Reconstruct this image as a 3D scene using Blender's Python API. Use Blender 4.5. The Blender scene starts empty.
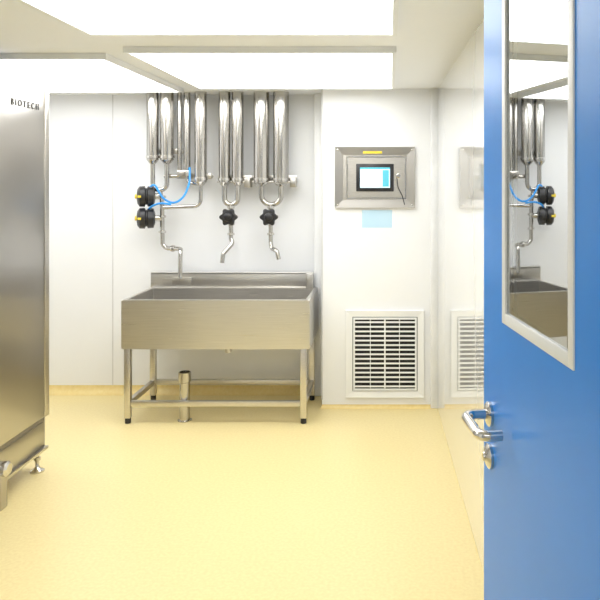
import bpy, bmesh, math
from mathutils import Vector, Matrix
S = bpy.context.scene
COL = S.collection

# ---------------- materials ----------------
def mat(name, col, rough=0.5, metal=0.0, coat=0.0, spec=0.5, emis=None, es=0.0):
    m = bpy.data.materials.new(name); m.use_nodes = True
    b = m.node_tree.nodes['Principled BSDF']
    b.inputs['Base Color'].default_value = (*col, 1)
    b.inputs['Roughness'].default_value = rough
    b.inputs['Metallic'].default_value = metal
    b.inputs['Specular IOR Level'].default_value = spec
    b.inputs['Coat Weight'].default_value = coat
    b.inputs['Coat Roughness'].default_value = 0.03
    if emis:
        b.inputs['Emission Color'].default_value = (*emis, 1)
        b.inputs['Emission Strength'].default_value = es
    return m

def noise_col(m, scale, c1, c2, stretch=(1, 1, 1), p0=0.35, p1=0.65, detail=4, rough=None, bump=0.0):
    nt = m.node_tree; b = nt.nodes['Principled BSDF']
    tc = nt.nodes.new('ShaderNodeTexCoord'); mp = nt.nodes.new('ShaderNodeMapping')
    mp.inputs['Scale'].default_value = stretch
    n = nt.nodes.new('ShaderNodeTexNoise'); n.inputs['Scale'].default_value = scale
    n.inputs['Detail'].default_value = detail
    r = nt.nodes.new('ShaderNodeValToRGB')
    r.color_ramp.elements[0].position = p0; r.color_ramp.elements[1].position = p1
    r.color_ramp.elements[0].color = (*c1, 1); r.color_ramp.elements[1].color = (*c2, 1)
    nt.links.new(tc.outputs['Object'], mp.inputs[0]); nt.links.new(mp.outputs[0], n.inputs['Vector'])
    nt.links.new(n.outputs[0], r.inputs[0]); nt.links.new(r.outputs[0], b.inputs['Base Color'])
    if rough:
        mr = nt.nodes.new('ShaderNodeMapRange')
        mr.inputs['To Min'].default_value = rough[0]; mr.inputs['To Max'].default_value = rough[1]
        nt.links.new(n.outputs[0], mr.inputs[0]); nt.links.new(mr.outputs[0], b.inputs['Roughness'])
    return m

M_wall = noise_col(mat('wall_panel_white', (.8, .8, .8), .35), 3, (.865, .875, .89), (.88, .89, .905))
M_wallr = noise_col(mat('wall_gloss_white', (.8, .8, .8), .10, coat=1.0, spec=.8), 3, (.83, .84, .85), (.85, .86, .87))
M_ceil = noise_col(mat('ceiling_white', (.9, .9, .9), .6), 3, (.91, .925, .95), (.92, .935, .96))
M_floor = noise_col(mat('epoxy_floor_yellow', (.85, .68, .28), .3), 70, (.80, .655, .315), (.85, .72, .37), detail=6, rough=(.26, .38))
M_cove = noise_col(mat('epoxy_cove_yellow', (.8, .58, .22), .4), 40, (.82, .64, .26), (.86, .69, .31))
M_steel = noise_col(mat('steel_brushed', (.6, .58, .54), .3, 1.0), 30, (.60, .575, .53), (.66, .635, .59), stretch=(1, 1, 8), rough=(.26, .34))
M_steelh = noise_col(mat('steel_brushed_h', (.6, .58, .54), .3, 1.0), 10, (.66, .64, .605), (.72, .70, .665), stretch=(.5, 6, 30), rough=(.25, .33))
M_cab = noise_col(mat('steel_cabinet', (.5, .47, .42), .3, 1.0), 3, (.50, .48, .45), (.545, .525, .49), stretch=(1, 1, .3), p0=.1, p1=.9, rough=(.26, .32))
M_pipe = noise_col(mat('steel_pipe', (.6, .58, .54), .18, 1.0), 8, (.50, .485, .455), (.56, .54, .51), stretch=(1, 1, .3), rough=(.10, .18))
M_polish = noise_col(mat('steel_polished', (.7, .68, .64), .15, 1.0), 10, (.62, .60, .57), (.70, .68, .65))
M_dark = noise_col(mat('dark_recess', (.01, .01, .01), .6), 10, (.008, .008, .008), (.02, .02, .02))
M_blk = noise_col(mat('black_plastic', (.015, .015, .017), .35), 20, (.012, .012, .014), (.022, .022, .025))
M_white = noise_col(mat('white_powdercoat', (.85, .85, .84), .35), 5, (.85, .86, .86), (.88, .89, .89))
M_grey = noise_col(mat('grey_sealant', (.55, .55, .54), .6), 10, (.6, .6, .6), (.66, .66, .66))
M_letter = noise_col(mat('engraved_lettering', (.1, .1, .1), .5), 10, (.10, .10, .10), (.14, .14, .14))
M_trim = noise_col(mat('aluminium_trim', (.78, .78, .77), .3), 8, (.78, .79, .80), (.84, .85, .86))
M_blue = noise_col(mat('door_blue_laminate', (.03, .22, .68), .32, spec=.35), 2.5, (.012, .25, .82), (.018, .275, .88))
M_hose = noise_col(mat('blue_hose', (.02, .3, .8), .35), 5, (.02, .28, .75), (.03, .33, .85))
M_yel = noise_col(mat('yellow_label', (.85, .65, .05), .5), 5, (.8, .6, .03), (.9, .7, .08))
M_note = noise_col(mat('pale_blue_note', (.55, .75, .85), .6), 5, (.50, .71, .86), (.54, .74, .88))
M_scr = mat('screen_lit', (.5, .7, .8), .2, emis=(.55, .78, .9), es=.8)
M_scr2 = mat('screen_white', (.8, .9, .9), .2, emis=(.9, .97, 1), es=.9)
M_scr3 = mat('screen_teal', (.1, .4, .5), .2, emis=(.05, .35, .45), es=.7)
M_added_led = mat('added_led_panel', (1, 1, 1), .5, emis=(.97, .985, 1), es=4.35)  # glow of the added ceiling panels, strength set for wall brightness

M_glass = bpy.data.materials.new('window_glass'); M_glass.use_nodes = True
nt = M_glass.node_tree; nt.nodes.clear()
o = nt.nodes.new('ShaderNodeOutputMaterial'); mx = nt.nodes.new('ShaderNodeMixShader')
t = nt.nodes.new('ShaderNodeBsdfTransparent'); t.inputs[0].default_value = (.9, .95, .97, 1)
g = nt.nodes.new('ShaderNodeBsdfGlossy'); g.inputs['Roughness'].default_value = 0.01
g.inputs[0].default_value = (.97, .99, 1, 1)
fr = nt.nodes.new('ShaderNodeFresnel'); fr.inputs[0].default_value = 16
nt.links.new(fr.outputs[0], mx.inputs[0]); nt.links.new(t.outputs[0], mx.inputs[1]); nt.links.new(g.outputs[0], mx.inputs[2])
nt.links.new(mx.outputs[0], o.inputs[0])

# ---------------- helpers ----------------
def empty(name, loc=(0, 0, 0), rotz=0.0):
    e = bpy.data.objects.new(name, None); e.location = loc; e.rotation_euler = (0, 0, rotz)
    e.empty_display_size = .1; COL.objects.link(e)
    return e

def link(name, me, m, par=None, local=False, smooth=False):
    ob = bpy.data.objects.new(name, me); COL.objects.link(ob)
    if m: me.materials.append(m)
    if smooth:
        me.shade_smooth()
        try: me.set_sharp_from_angle(angle=math.radians(35))
        except Exception: pass
    if par is not None:
        ob.parent = par
        if not local:
            ob.matrix_parent_inverse = (Matrix.Translation(par.location) @ Matrix.Rotation(par.rotation_euler.z, 4, 'Z')).inverted()
    return ob

def box(name, x0, x1, y0, y1, z0, z1, m, par=None, bev=0.0, local=False):
    bm = bmesh.new(); bmesh.ops.create_cube(bm, size=1)
    for v in bm.verts:
        v.co = Vector((x0 + (v.co.x + .5) * (x1 - x0), y0 + (v.co.y + .5) * (y1 - y0), z0 + (v.co.z + .5) * (z1 - z0)))
    if bev: bmesh.ops.bevel(bm, geom=bm.edges[:], offset=bev, segments=2, affect='EDGES', profile=.5)
    me = bpy.data.meshes.new(name); bm.to_mesh(me); bm.free()
    return link(name, me, m, par, local, smooth=bool(bev))

def prism(name, pts, z0, z1, m, par=None, local=False):
    """vertical prism from plan polygon"""
    bm = bmesh.new()
    f = bm.faces.new([bm.verts.new((x, y, z0)) for x, y in pts])
    r = bmesh.ops.extrude_face_region(bm, geom=[f])
    for v in [e for e in r['geom'] if isinstance(e, bmesh.types.BMVert)]: v.co.z = z1
    bmesh.ops.recalc_face_normals(bm, faces=bm.faces[:])
    me = bpy.data.meshes.new(name); bm.to_mesh(me); bm.free()
    return link(name, me, m, par, local)

def lathe(name, a, axis, prof, m, par=None, seg=32, local=False):
    """prof: list of (t along axis, radius) starting at point a"""
    a = Vector(a); ax = Vector(axis).normalized()
    q = Vector((0, 0, 1)).rotation_difference(ax)
    bm = bmesh.new(); rings = []
    for tt, r in prof:
        ring = [bm.verts.new(a + q @ Vector((r * math.cos(2 * math.pi * i / seg), r * math.sin(2 * math.pi * i / seg), tt))) for i in range(seg)]
        rings.append(ring)
    for k in range(len(rings) - 1):
        for i in range(seg):
            bm.faces.new((rings[k][i], rings[k][(i + 1) % seg], rings[k + 1][(i + 1) % seg], rings[k + 1][i]))
    bm.faces.new(list(reversed(rings[0]))); bm.faces.new(rings[-1])
    bmesh.ops.recalc_face_normals(bm, faces=bm.faces[:])
    me = bpy.data.meshes.new(name); bm.to_mesh(me); bm.free()
    return link(name, me, m, par, local, smooth=True)

def cyl(name, a, b, r, m, par=None, local=False, seg=28):
    a = Vector(a); b = Vector(b); L = (b - a).length; c = min(r * .12, .003)
    return lathe(name, a, b - a, [(0, r - c), (c, r), (L - c, r), (L, r - c)], m, par, seg, local)

def fillet(pts, rad, n=8):
    pts = [Vector(p) for p in pts]; out = [pts[0]]
    for i in range(1, len(pts) - 1):
        p, a, b = pts[i], pts[i - 1], pts[i + 1]
        u = (a - p); v = (b - p); lu, lv = u.length, v.length
        u.normalize(); v.normalize()
        ang = u.angle(v)
        if ang > 3.1: out.append(p); continue
        d = min(rad / math.tan(ang / 2), lu * .49, lv * .49)
        r = d * math.tan(ang / 2)
        s = p + u * d; e = p + v * d
        c = p + (u + v).normalized() * (r / math.sin(ang / 2))
        cs, ce = s - c, e - c
        tot = cs.angle(ce)
        for k in range(n + 1):
            f = k / n
            out.append(c + (cs * math.sin((1 - f) * tot) + ce * math.sin(f * tot)) / math.sin(tot))
    out.append(pts[-1]); return out

def tube(name, pts, r, m, par=None, rad=.04, local=False, seg=16):
    P = fillet(pts, rad); bm = bmesh.new(); rings = []
    tan = []
    for i in range(len(P)):
        a = P[max(i - 1, 0)]; b = P[min(i + 1, len(P) - 1)]; tan.append((b - a).normalized())
    n = tan[0].orthogonal().normalized()
    for i in range(len(P)):
        if i: n = (tan[i - 1].rotation_difference(tan[i])) @ n
        n = (n - tan[i] * n.dot(tan[i])).normalized(); bb = tan[i].cross(n)
        rings.append([bm.verts.new(P[i] + n * r * math.cos(2 * math.pi * k / seg) + bb * r * math.sin(2 * math.pi * k / seg)) for k in range(seg)])
    for k in range(len(rings) - 1):
        for i in range(seg):
            bm.faces.new((rings[k][i], rings[k][(i + 1) % seg], rings[k + 1][(i + 1) % seg], rings[k + 1][i]))
    bm.faces.new(list(reversed(rings[0]))); bm.faces.new(rings[-1])
    bmesh.ops.recalc_face_normals(bm, faces=bm.faces[:])
    me = bpy.data.meshes.new(name); bm.to_mesh(me); bm.free()
    return link(name, me, m, par, local, smooth=True)

def starknob(name, c, r, th, m, par, lobes=6):
    """lobed hand-wheel, axis along Y, front at -Y"""
    bm = bmesh.new(); N = 96; rings = []
    for (yy, k) in ((0, .9), (-th * .15, 1), (-th * .85, 1), (-th, .88)):
        ring = []
        for i in range(N):
            a = 2 * math.pi * i / N
            rr = r * k * (0.88 + .12 * math.cos(lobes * a))
            ring.append(bm.verts.new((c[0] + rr * math.cos(a), c[1] + yy, c[2] + rr * math.sin(a))))
        rings.append(ring)
    for k in range(3):
        for i in range(N):
            bm.faces.new((rings[k][i], rings[k][(i + 1) % N], rings[k + 1][(i + 1) % N], rings[k + 1][i]))
    bm.faces.new(rings[0]); bm.faces.new(rings[-1])
    bmesh.ops.recalc_face_normals(bm, faces=bm.faces[:])
    me = bpy.data.meshes.new(name); bm.to_mesh(me); bm.free()
    ob = link(name, me, m, par, smooth=True)
    lathe(name + '_hub', (c[0], c[1] - th, c[2]), (0, -1, 0), [(-.002, r * .5), (.01, r * .45), (.016, r * .3)], m, par)
    return ob

# ---------------- room shell ----------------
H = 2.20
YB = 5.16      # back wall
YP = 4.82      # projecting wall
XP = -0.468
RX = lambda y: 0.326 + (YP - y) * 0.022
box('floor', -3.2, 1.6, -1.8, 5.4, -.12, 0, M_floor)
box('ceiling', -3.2, 1.6, -1.8, 5.4, H, H + .12, M_ceil)
box('wall_back', -3.1, .6, YB, YB + .1, 0, H, M_wall)
box('wall_back_projection', XP, RX(YP) + .02, YP, YB - .001, 0, H, M_wall)
box('wall_left', -3.1, -3.0, .5, YB, 0, H, M_wall)
prism('wall_right', [(RX(.6), .6), (RX(.6) + .12, .6), (RX(YB) + .14, YB), (RX(YB), YB)], 0, H, M_wallr)
# front wall with doorway
fw = empty('wall_front', (0, .55, 0))
box('wall_front_left', -3.1, -.62, .50, .60, 0, H, M_wall, fw)
box('wall_front_right', .38, 1.5, .50, .60, 0, H, M_wall, fw)
box('wall_front_header', -.62, .38, .50, .60, 2.14, H, M_wall, fw)
dj = empty('trim_1', (0, .55, 0))
box('jamb_left', -.63, -.59, .48, .62, 0, 2.13, M_trim, dj, .004)
box('jamb_right', .345, .385, .48, .62, 0, 2.13, M_trim, dj, .004)
box('jamb_head', -.59, .345, .48, .62, 2.10, 2.14, M_trim, dj, .004)
# corridor shell behind the camera
box('wall_corridor_left', -1.7, -1.6, -1.7, .5, 0, H, M_wall)
box('wall_corridor_right', 1.4, 1.5, -1.7, .5, 0, H, M_wall)
box('wall_corridor_back', -1.7, 1.5, -1.8, -1.7, 0, H, M_wall)

# panel joints
box('trim_2', -2.046, -2.040, YB - .002, YB + .01, .06, H, M_grey)
box('trim_3', -2.75, -2.744, YB - .002, YB + .01, .06, H, M_grey)
box('trim_4', -.552, -.486, 5.075, YB, .0, H, M_white, bev=.012)
box('trim_5', XP - .004, XP + .006, YP - .004, YP + .01, .06, H, M_grey)
box('trim_6', RX(YP) - .048, RX(YP) + .004, YP - .018, YP + .01, .0, H, M_trim, bev=.008)

# coved skirting
def cove(name, pts, r=.06, out=None, m=None):
    """pts plan polyline along wall; room side given by 'out' vectors per point"""
    bm = bmesh.new(); rings = []
    for (p, d) in zip(pts, out):
        ring = []
        for k in range(9):
            a = math.pi / 2 * k / 8
            off = r * (1 - math.sin(a)); z = r * (1 - math.cos(a))
            ring.append(bm.verts.new((p[0] + d[0] * off, p[1] + d[1] * off, z + .0006)))
        ring.append(bm.verts.new((p[0] + d[0] * .0, p[1] + d[1] * .0, 0)))
        rings.append(ring)
    for a, b in zip(rings[:-1], rings[1:]):
        for i in range(len(a)):
            j = (i + 1) % len(a)
            bm.faces.new((a[i], b[i], b[j], a[j]))
    bm.faces.new(rings[0]); bm.faces.new(rings[-1])
    bmesh.ops.recalc_face_normals(bm, faces=bm.faces[:])
    me = bpy.data.meshes.new(name); bm.to_mesh(me); bm.free()
    return link(name, me, m or M_cove, smooth=True)
cove('baseboard_back', [(-3.0, YB), (XP, YB)], .06, [(1, -1), (-1, -1)])
cove('baseboard_projection', [(XP, YP), (RX(YP), YP)], .025, [(-1, -1), (-1, -1)])
cove('baseboard_left', [(-3.0, YB), (-3.0, .6)], .06, [(1, -1), (1, 1)])
cove('baseboard_right', [(RX(YP), YP), (RX(.6), .6)], .006, [(-1, -1), (-1, 0)], M_floor)

# ---------------- added ceiling lights: unseen panels, sized to brighten walls and ceiling ----------------
def added_led(name, cx, cy, w, l):
    e = empty(name, (cx, cy, H))
    z0, z1 = H - .03, H - .0005
    t_ = .02
    box('housing', cx - w / 2, cx + w / 2, cy - l / 2, cy + l / 2, H - .012, z1, M_white, e)
    box('frame_a', cx - w / 2, cx + w / 2, cy - l / 2, cy - l / 2 + t_, z0, H - .012, M_white, e)
    box('frame_b', cx - w / 2, cx + w / 2, cy + l / 2 - t_, cy + l / 2, z0, H - .012, M_white, e)
    box('frame_c', cx - w / 2, cx - w / 2 + t_, cy - l / 2 + t_, cy + l / 2 - t_, z0, H - .012, M_white, e)
    box('frame_d', cx + w / 2 - t_, cx + w / 2, cy - l / 2 + t_, cy + l / 2 - t_, z0, H - .012, M_white, e)
    box('diffuser', cx - w / 2 + t_, cx + w / 2 - t_, cy - l / 2 + t_, cy + l / 2 - t_, H - .026, H - .013, M_added_led, e)
added_led('added_ceiling_light', -.62, 3.98, 1.3, 1.3)
added_led('added_ceiling_light', -2.12, 4.15, 1.4, 1.3)
added_led('added_ceiling_light', -.62, 2.35, 1.3, 1.2)
added_led('added_ceiling_light', -2.2, 1.6, 1.2, .6)
added_led('added_ceiling_light', -.3, -.6, 1.2, .9)  # added over the corridor, out of view, to light the door face

# ---------------- sink ----------------
sk = empty('steel_utility_sink', (-1.1, 4.76, 0))
x0, x1, y0, y1 = -1.722, -.515, 4.48, 5.045
zt, zb = .80, .485
def basin(name):
    bm = bmesh.new()
    def ring(xa, xb, ya, yb, z): return [bm.verts.new(p) for p in ((xa, ya, z), (xb, ya, z), (xb, yb, z), (xa, yb, z))]
    rw = .03
    R = [ring(x0 + .02, x1 - .02, y0 + .02, y1 - .02, zb), ring(x0, x1, y0, y1, zb), ring(x0, x1, y0, y1, zt), ring(x0 + rw, x1 - rw, y0 + rw, y1 - rw - .02, zt),
         ring(x0 + rw + .004, x1 - rw - .004, y0 + rw + .004, y1 - rw - .024, zb + .05),
         ring(x0 + rw + .03, x1 - rw - .03, y0 + rw + .03, y1 - rw - .05, zb + .022)]
    for a, b in zip(R[:-1], R[1:]):
        for i in range(4):
            j = (i + 1) % 4; bm.faces.new((a[i], a[j], b[j], b[i]))
    bm.faces.new(R[-1]); bm.faces.new(list(reversed(R[0])))
    bmesh.ops.recalc_face_normals(bm, faces=bm.faces[:])
    bmesh.ops.bevel(bm, geom=[e for e in bm.edges], offset=.004, segments=2, affect='EDGES')
    me = bpy.data.meshes.new(name); bm.to_mesh(me); bm.free()
    return link(name, me, M_steelh, sk, smooth=True)
basin('basin')
box('backsplash', x0 + .005, -.55, 5.02, 5.045, zt - .01, .905, M_steelh, sk, .003)
box('backsplash_lip', x0 + .005, -.55, 5.02, 5.062, .893, .908, M_steelh, sk, .003)
box('overflow_plate', -1.56, -1.42, 5.014, 5.021, .82, .875, M_steel, sk, .002)
box('splash_end_bracket', -.60, -.55, 4.99, 5.045, .795, .905, M_steelh, sk, .004)
lx = [(-1.712, -1.672), (-.578, -.538)]
ly = [(4.50, 4.54), (4.985, 5.025)]
k = 1
for (a, b) in lx:
    for (c, d) in ly:
        box('leg_%d' % k, a, b, c, d, .035, zb + .002, M_steel, sk, .003)
        cyl('foot_%d' % k, ((a + b) / 2, (c + d) / 2, 0), ((a + b) / 2, (c + d) / 2, .04), .019, M_blk, sk)
        k += 1
zr0, zr1 = .11, .145
box('rail_front', -1.672, -.578, 4.505, 4.535, zr0, zr1, M_steel, sk, .003)
box('rail_back', -1.672, -.578, 4.99, 5.02, zr0, zr1, M_steel, sk, .003)
box('rail_left', -1.707, -1.677, 4.54, 4.985, zr0, zr1, M_steel, sk, .003)
box('rail_right', -.573, -.543, 4.54, 4.985, zr0, zr1, M_steel, sk, .003)
tube('waste_outlet', [(-1.10, 4.76, zb + .03), (-1.10, 4.76, .40)], .022, M_steel, sk)
lathe('waste_nut', (-1.10, 4.76, .43), (0, 0, 1), [(0, .03), (.03, .03), (.032, .026)], M_steel, sk, seg=8)
lathe('drain_strainer', (-1.10, 4.76, zb + .021), (0, 0, 1), [(0, .045), (.003, .045), (.006, .035)], M_polish, sk)

# floor standpipe
sp = empty('drain_standpipe', (-1.34, 4.58, 0))
lathe('pipe', (-1.34, 4.57, 0), (0, 0, 1), [(0, .045), (.006, .045), (.009, .033), (.25, .033), (.255, .040), (.315, .040), (.318, .035), (.300, .034), (.28, .032)], M_pipe, sp)

# ---------------- heat exchanger pipes ----------------
YPI = 5.0
def exch(parent, xc, r, zend, y=YPI):
    lathe('jacket_tube', (xc, y, zend), (0, 0, 1), [(-.03, .017), (-.022, r * .6), (0, r), (H - zend + .002, r)], M_pipe, parent, 36)
    lathe('collar', (xc, y, zend + .01), (0, 0, 1), [(0, r), (.002, r + .006), (.02, r + .006), (.022, r)], M_polish, parent, 36)

def clamp(parent, xa, xb, z, y=YPI):
    box('clamp_bar', xa, xb, y + .055, y + .075, z - .02, z + .02, M_steel, parent, .003)
    for xx in (xa + .02, xb - .02):
        cyl('clamp_stud', (xx, y + .07, z), (xx, YB + .001, z), .01, M_steel, parent)

ga = empty('heat_exchanger_pipes', (-1.55, 5.0, 1.6))
exch(ga, -1.695, .042, 1.715); exch(ga, -1.593, .047, 1.715)
tube('u_bend', [(-1.695, YPI, 1.70), (-1.695, YPI, 1.50), (-1.593, YPI, 1.50), (-1.593, YPI, 1.70)], .017, M_pipe, ga, .05)
tube('thin_tube', [(-1.512, 5.03, H + .002), (-1.512, 5.03, 1.64), (-1.512, 5.03, 1.60), (-1.62, 5.03, 1.60)], .016, M_pipe, ga, .04)
cyl('slim_tube', (-1.455, 5.02, 1.63), (-1.455, 5.02, H + .002), .024, M_pipe, ga)
exch(ga, -1.352, .043, 1.56)
tube('return_pipe', [(-1.352, YPI, 1.55), (-1.352, YPI, 1.385), (-1.62, YPI, 1.375)], .014, M_pipe, ga, .05)
tube('link_pipe', [(-1.455, 5.02, 1.64), (-1.455, 5.02, 1.555), (-1.39, 5.01, 1.545), (-1.36, 5.0, 1.54)], .012, M_pipe, ga, .03)
tube('tap_pipe', [(-1.643, YPI, 1.49), (-1.628, YPI, 1.42), (-1.625, YPI, 1.115), (-1.60, YPI, 1.085), (-1.475, YPI - .06, 1.085), (-1.468, YPI - .10, 1.07), (-1.462, YPI - .12, .885)], .0155, M_pipe, ga, .035)
for z in (1.44, 1.30, 1.19):
    lathe('clamp_ferrule', (-1.626, YPI, z), (0, 0, 1), [(0, .014), (.004, .026), (.018, .026), (.022, .014)], M_polish, ga)
lathe('clamp_ferrule', (-1.55, YPI - .026, 1.085), (1, -.48, 0), [(0, .014), (.004, .024), (.016, .024), (.02, .014)], M_polish, ga)
for i, z in enumerate((1.455, 1.30)):
    cyl('valve_neck', (-1.63, YPI, z), (-1.69, YPI - .02, z), .022, M_pipe, ga)
    a = Vector((-1.672, YPI - .014, z)); d = Vector((-1, -.35, 0)).normalized()
    lathe('valve_actuator', a, d, [(0, .035), (.012, .070), (.05, .072), (.056, .058), (.064, .058), (.07, .074), (.105, .072), (.12, .052), (.125, .02)], M_blk, ga)
    lathe('valve_indicator', a + d * .126, d, [(-.006, .016), (.008, .016), (.012, .010)], M_yel, ga)
    box('valve_label', -1.762, -1.738, YPI - .118, YPI - .110, z - .008, z + .008, M_yel, ga, .001)
    lathe('valve_port', a + Vector((-.02, -.03, .05)), (0, -.4, 1), [(0, .008), (.02, .008)], M_polish, ga)
tube('air_hose', [(-1.70, 4.96, 1.52), (-1.66, 4.93, 1.545), (-1.60, 4.93, 1.44), (-1.52, 4.92, 1.40), (-1.45, 4.93, 1.45), (-1.42, 4.96, 1.55), (-1.43, 5.0, 1.66)], .0075, M_hose, ga, .12)
tube('air_hose_b', [(-1.71, 4.96, 1.36), (-1.68, 4.92, 1.385), (-1.62, 4.92, 1.41), (-1.54, 4.92, 1.40)], .0075, M_hose, ga, .12)
clamp(ga, -1.76, -1.50, 1.78); clamp(ga, -1.54, -1.29, 1.60)
box('pipe_bracket', -1.52, -1.42, 4.99, 5.00, 1.60, 1.64, M_polish, ga, .002)

def group(name, xs, r, zend, xk, spout):
    g_ = empty(name, (xk, 5.0, 1.6))
    for xx in xs: exch(g_, xx, r, zend)
    tube('u_bend', [(xs[0], YPI, zend), (xs[0], YPI, zend - .16), (xs[1], YPI, zend - .16), (xs[1], YPI, zend)], .019, M_pipe, g_, .07)
    lathe('junction_ferrule', (xk, YPI, zend - .19), (0, 0, 1), [(0, .014), (.004, .026), (.02, .026), (.024, .016)], M_polish, g_)
    cyl('valve_body', (xk, YPI, 1.255), (xk, YPI, zend - .155), .019, M_pipe, g_)
    lathe('valve_stem', (xk, YPI, 1.31), (0, -1, 0), [(0, .022), (.035, .022), (.04, .012), (.075, .012)], M_polish, g_)
    starknob('handwheel', (xk, YPI - .06, 1.31), .064, .028, M_blk, g_, 6)
    tube('spout', spout, .0155, M_pipe, g_, .03)
    for z in (1.245, 1.175):
        lathe('clamp_ferrule', (xk, YPI, z), (0, 0, 1), [(0, .014), (.004, .025), (.018, .025), (.022, .014)], M_polish, g_)
    clamp(g_, xs[0] - r - .02, xs[1] + r + .05, zend + .03)
    box('clamp_strap', xs[0] - r - .01, xs[1] + r + .05, YPI - r * .3, YPI + .055, zend - .004, zend + .008, M_steel, g_, .002)
    box('clamp_ear', xs[1] + r + .01, xs[1] + r + .05, YPI - .02, YPI + .075, zend - .035, zend + .03, M_cab, g_, .003)
    return g_
group('heat_exchanger_pipes', (-1.182, -1.088), .041, 1.555, -1.136,
      [(-1.136, YPI, 1.27), (-1.136, YPI, 1.155), (-1.122, YPI - .01, 1.12), (-1.18, YPI - .05, 1.05), (-1.185, YPI - .06, .985)])
group('heat_exchanger_pipes', (-.918, -.778), .056, 1.555, -.852,
      [(-.852, YPI, 1.27), (-.852, YPI, 1.13), (-.845, YPI - .01, 1.085), (-.80, YPI - .05, 1.07), (-.785, YPI - .06, 1.01)])

# ---------------- control panel ----------------
cp = empty('wall_control_panel', (-.1, YP, 1.59))
Xa, Xb, Za, Zb = -.379, .172, 1.378, 1.798
fwid = .055
def frame(name, xa, xb, za, zb, w, y0_, y1_, m, par, slope=0.0):
    bm = bmesh.new()
    def ring(i, y): return [bm.verts.new(p) for p in ((xa + i, y, za + i), (xb - i, y, za + i), (xb - i, y, zb - i), (xa + i, y, zb - i))]
    R = [ring(0, y1_), ring(0, y0_), ring(w, y0_ + slope), ring(w, y1_)]
    for k in range(4):
        a, b = R[k], R[(k + 1) % 4]
        for i in range(4):
            j = (i + 1) % 4; bm.faces.new((a[i], a[j], b[j], b[i]))
    bmesh.ops.recalc_face_normals(bm, faces=bm.faces[:])
    bmesh.ops.bevel(bm, geom=bm.edges[:], offset=.0012, segments=1, affect='EDGES')
    me = bpy.data.meshes.new(name); bm.to_mesh(me); bm.free()
    return link(name, me, m, par)
frame('outer_frame', Xa, Xb, Za, Zb, fwid, YP - .022, YP + .001, M_cab, cp, .006)
box('face_plate', Xa + fwid, Xb - fwid, YP - .009, YP + .001, Za + fwid, Zb - fwid, M_steel, cp)
frame('inner_frame', -.300, .112, 1.44, 1.735, .010, YP - .014, YP - .008, M_polish, cp)
box('screen_bezel', -.232, .026, YP - .024, YP - .009, 1.492, 1.682, M_blk, cp, .004)
box('screen', -.205, .0, YP - .0255, YP - .024, 1.517, 1.657, M_scr, cp)
box('screen_header', -.205, .0, YP - .0262, YP - .0255, 1.645, 1.657, M_scr3, cp)
for i in range(3):
    for j in range(2):
        box('screen_tile', -.196 + j * .072, -.136 + j * .072, YP - .0265, YP - .0255, 1.606 - i * .039, 1.634 - i * .039, M_scr2, cp)
box('screen_side', -.05, -.008, YP - .0265, YP - .0255, 1.525, 1.638, M_scr3, cp)
box('name_label', -.185, -.055, YP - .0225, YP - .0175, 1.752, 1.768, M_yel, cp)
tube('stylus_cord', [(.045, YP - .012, 1.60), (.055, YP - .02, 1.52), (.085, YP - .03, 1.46), (.10, YP - .03, 1.40)], .003, M_blk, cp, .05)
lathe('key_switch', (.06, YP - .009, 1.60), (0, -1, 0), [(0, .016), (.008, .016), (.01, .012), (.016, .012)], M_polish, cp)
for xx in (Xa + .02, Xb - .02):
    for zz in (Za + .02, Zb - .02):
        lathe('screw', (xx, YP - .021, zz), (0, -1, 0), [(0, .006), (.002, .006), (.003, .004)], M_polish, cp, 12)
box('paper_note', -.193, .014, YP - .0016, YP + .0005, 1.242, 1.363, M_note)

# ---------------- return-air vent ----------------
vg = empty('air_return_grille', (-.03, YP, .37))
va, vb, vc, vd = -.303, .234, .076, .675
frame('outer_frame', va, vb, vc, vd, .045, YP - .020, YP + .001, M_white, vg, .006)
box('dark_back', va + .04, vb - .04, YP - .003, YP + .001, vc + .04, vd - .04, M_dark, vg)
frame('inner_frame', va + .050, vb - .050, vc + .050, vd - .050, .012, YP - .020, YP - .002, M_white, vg)
n = 15
zz0, zz1 = vc + .064, vd - .064
for i in range(n):
    z = zz0 + (zz1 - zz0) * (i + .5) / n
    bm = bmesh.new()
    xs_, xe_ = va + .060, vb - .060
    pr = [(YP - .020, z - .006), (YP - .008, z - .002), (YP - .008, z + .001), (YP - .020, z + .006)]
    A = [bm.verts.new((xs_, p[0], p[1])) for p in pr]; B = [bm.verts.new((xe_, p[0], p[1])) for p in pr]
    for q_ in range(len(pr)):
        r_ = (q_ + 1) % len(pr); bm.faces.new((A[q_], A[r_], B[r_], B[q_]))
    bm.faces.new(A); bm.faces.new(B); bmesh.ops.recalc_face_normals(bm, faces=bm.faces[:])
    me = bpy.data.meshes.new('slat'); bm.to_mesh(me); bm.free(); link('slat_%d' % (i + 1), me, M_white, vg)
for xx in (-.135, -.035, .065):
    ww = .005 if abs(xx + .035) < .01 else .002
    box('mullion', xx - ww, xx + ww, YP - .021, YP - .004, vc + .055, vd - .055, M_white, vg)

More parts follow.
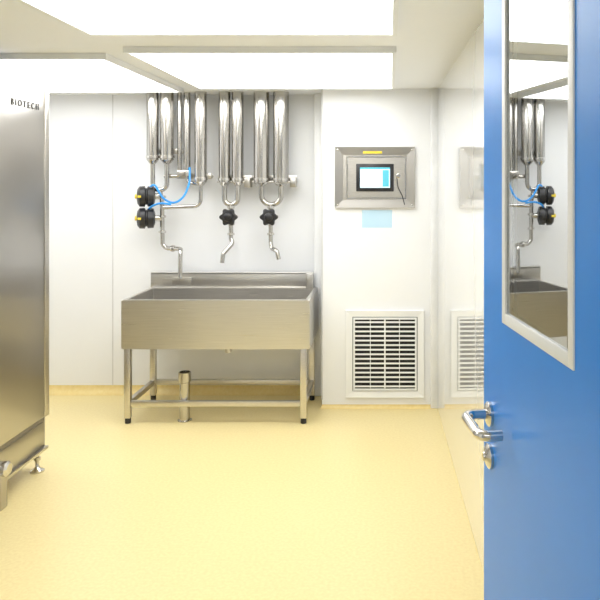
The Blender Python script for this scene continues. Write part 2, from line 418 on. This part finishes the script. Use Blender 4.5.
# ---------------- steel cabinet at left ----------------
cb = empty('steel_machine_cabinet', (-2.3, 3.25, 0))
cx0, cx1, cy0, cy1 = -2.75, -1.86, 2.6, 3.81
box('body', cx0, cx1, cy0, cy1, .29, 2.12, M_cab, cb, .006)
box('plinth', cx0 + .01, cx1 - .012, cy0 + .01, cy1 - .01, .113, .284, M_cab, cb, .004)
box('plinth_bottom_flange', cx0 + .01, cx1 + .003, cy0 + .005, cy1 - .002, .108, .125, M_steel, cb, .003)
box('corner_post', cx1 - .02, cx1 + .006, cy1 - .045, cy1 + .002, .29, 2.12, M_steel, cb, .004)
box('side_door_panel', cx1 - .004, cx1 + .005, cy0 + .05, cy1 - .06, .31, 2.07, M_cab, cb, .003)
box('plinth_trim', cx1 - .012, cx1 - .006, cy0 + .04, cy1 - .04, .14, .265, M_cab, cb, .002)
k = 1
for xx in (cx0 + .08, cx1 - .035):
    for yy in (cy0 + .10, 3.35, cy1 - .05):
        lathe('levelling_foot_%d' % k, (xx, yy, 0), (0, 0, 1), [(0, .036), (.008, .036), (.02, .016), (.03, .010), (.06, .010), (.062, .017), (.078, .017), (.08, .010), (.12, .010)], M_polish, cb)
        k += 1
box('guard_bracket', cx1 - .01, cx1 + .025, 3.30, 3.36, .0, .19, M_cab, cb, .004)
lathe('guard_roller', (cx1 + .02, 3.33, .19), (1, 0, 0), [(-.03, .03), (-.026, .036), (.02, .036), (.03, .025)], M_polish, cb)
fc = bpy.data.curves.new('brand_plate_text', 'FONT'); fc.body = 'BIOTECH'; fc.size = .046; fc.extrude = .0008; fc.align_x = 'RIGHT'
fc.space_character = 1.6
fo = bpy.data.objects.new('lettering', fc); COL.objects.link(fo)
fo.matrix_world = Matrix.Translation((cx1 + .0062, 3.70, 1.935)) @ Matrix(((0, 0, 1, 0), (1, 0, 0, 0), (0, 1, 0, 0), (0, 0, 0, 1)))
fo.parent = cb; fo.matrix_parent_inverse = Matrix.Translation(cb.location).inverted(); fc.materials.append(M_letter)

# ---------------- blue door ----------------
ang = math.atan2(-1, .133)
dr = empty('door_1', (.208, 1.55, 0), ang)
W, T = .92, .045
wu0, wu1, wz0, wz1 = .146, .512, 1.27, 1.95
def dbox(name, a, b, c, d, e, f, m, bev=0): return box(name, a, b, c, d, e, f, m, dr, bev, local=True)
def door_leaf():
    bm = bmesh.new()
    def q(pts): bm.faces.new([bm.verts.new(p) for p in pts])
    us = [0, wu0, wu1, W]; zs = [.008, wz0, wz1, 2.09]
    for y in (0, T):
        for i in range(3):
            for j in range(3):
                if i == 1 and j == 1: continue
                q([(us[i], y, zs[j]), (us[i + 1], y, zs[j]), (us[i + 1], y, zs[j + 1]), (us[i], y, zs[j + 1])])
    def side(pa, pb):
        q([(pa[0], 0, pa[1]), (pb[0], 0, pb[1]), (pb[0], T, pb[1]), (pa[0], T, pa[1])])
    o_ = [(0, zs[0]), (W, zs[0]), (W, zs[3]), (0, zs[3])]; i_ = [(wu0, wz0), (wu1, wz0), (wu1, wz1), (wu0, wz1)]
    for L in (o_, i_):
        for k in range(4): side(L[k], L[(k + 1) % 4])
    bmesh.ops.remove_doubles(bm, verts=bm.verts[:], dist=1e-5)
    bmesh.ops.recalc_face_normals(bm, faces=bm.faces[:])
    me = bpy.data.meshes.new('leaf'); bm.to_mesh(me); bm.free()
    return link('leaf', me, M_blue, dr, True)
door_leaf()
dbox('edge_strip', -.003, .0, .002, T - .002, .01, 2.088, M_trim)
for side_, (ya, yb) in enumerate(((-.003, .002), (T - .002, T + .003))):
    w = .022
    dbox('window_trim_left_%d' % side_, wu0, wu0 + w, ya, yb, wz0, wz1, M_white, .001)
    dbox('window_trim_right_%d' % side_, wu1 - w, wu1, ya, yb, wz0, wz1, M_white, .001)
    dbox('window_trim_bottom_%d' % side_, wu0 + w, wu1 - w, ya, yb, wz0, wz0 + w, M_white, .001)
    dbox('window_trim_top_%d' % side_, wu0 + w, wu1 - w, ya, yb, wz1 - w, wz1, M_white, .001)
dbox('window_pane', wu0 + .01, wu1 - .01, .002, .007, wz0 + .01, wz1 - .01, M_glass)
zh = 1.057; uh = .055
for s, yb in ((-1, 0.0), (1, T)):
    lathe('handle_rose_%d' % (s + 2), (uh, yb, zh), (0, s, 0), [(0, .026), (.006, .026), (.009, .022), (.012, .013)], M_polish, dr, local=True)
    lathe('key_rose_%d' % (s + 2), (uh, yb, zh - .09), (0, s, 0), [(0, .026), (.006, .026), (.009, .022), (.014, .010), (.018, .009)], M_polish, dr, local=True)
    tube('lever_%d' % (s + 2), [(uh, yb, zh), (uh, yb + s * .058, zh), (uh + .128, yb + s * .058, zh), (uh + .128, yb + s * .014, zh)], .0105, M_polish, dr, .022, local=True)
dbox('lock_plate', -.005, -.003, .010, .034, .93, 1.12, M_polish)
for z in (.25, 1.05, 1.85):
    cyl('hinge_%d' % int(z * 100), (W + .006, .02, z - .05), (W + .006, .02, z + .05), .009, M_polish, dr, local=True)

# ---------------- world, camera ----------------
wd = bpy.data.worlds.new('world'); S.world = wd; wd.use_nodes = True
wd.node_tree.nodes['Background'].inputs[0].default_value = (1, 1, 1, 1)
wd.node_tree.nodes['Background'].inputs[1].default_value = .6
cam = bpy.data.cameras.new('camera'); co = bpy.data.objects.new('camera', cam); COL.objects.link(co)
co.location = (0, 0, 1.55); co.rotation_euler = (math.pi / 2, 0, 0)
cam.sensor_width = 36; cam.lens = 42.0
cam.shift_x = -(390 - 300) / 600.0
cam.shift_y = -(300 - 183) / 600.0
cam.clip_start = .02
S.camera = co
S.view_settings.view_transform = 'Standard'
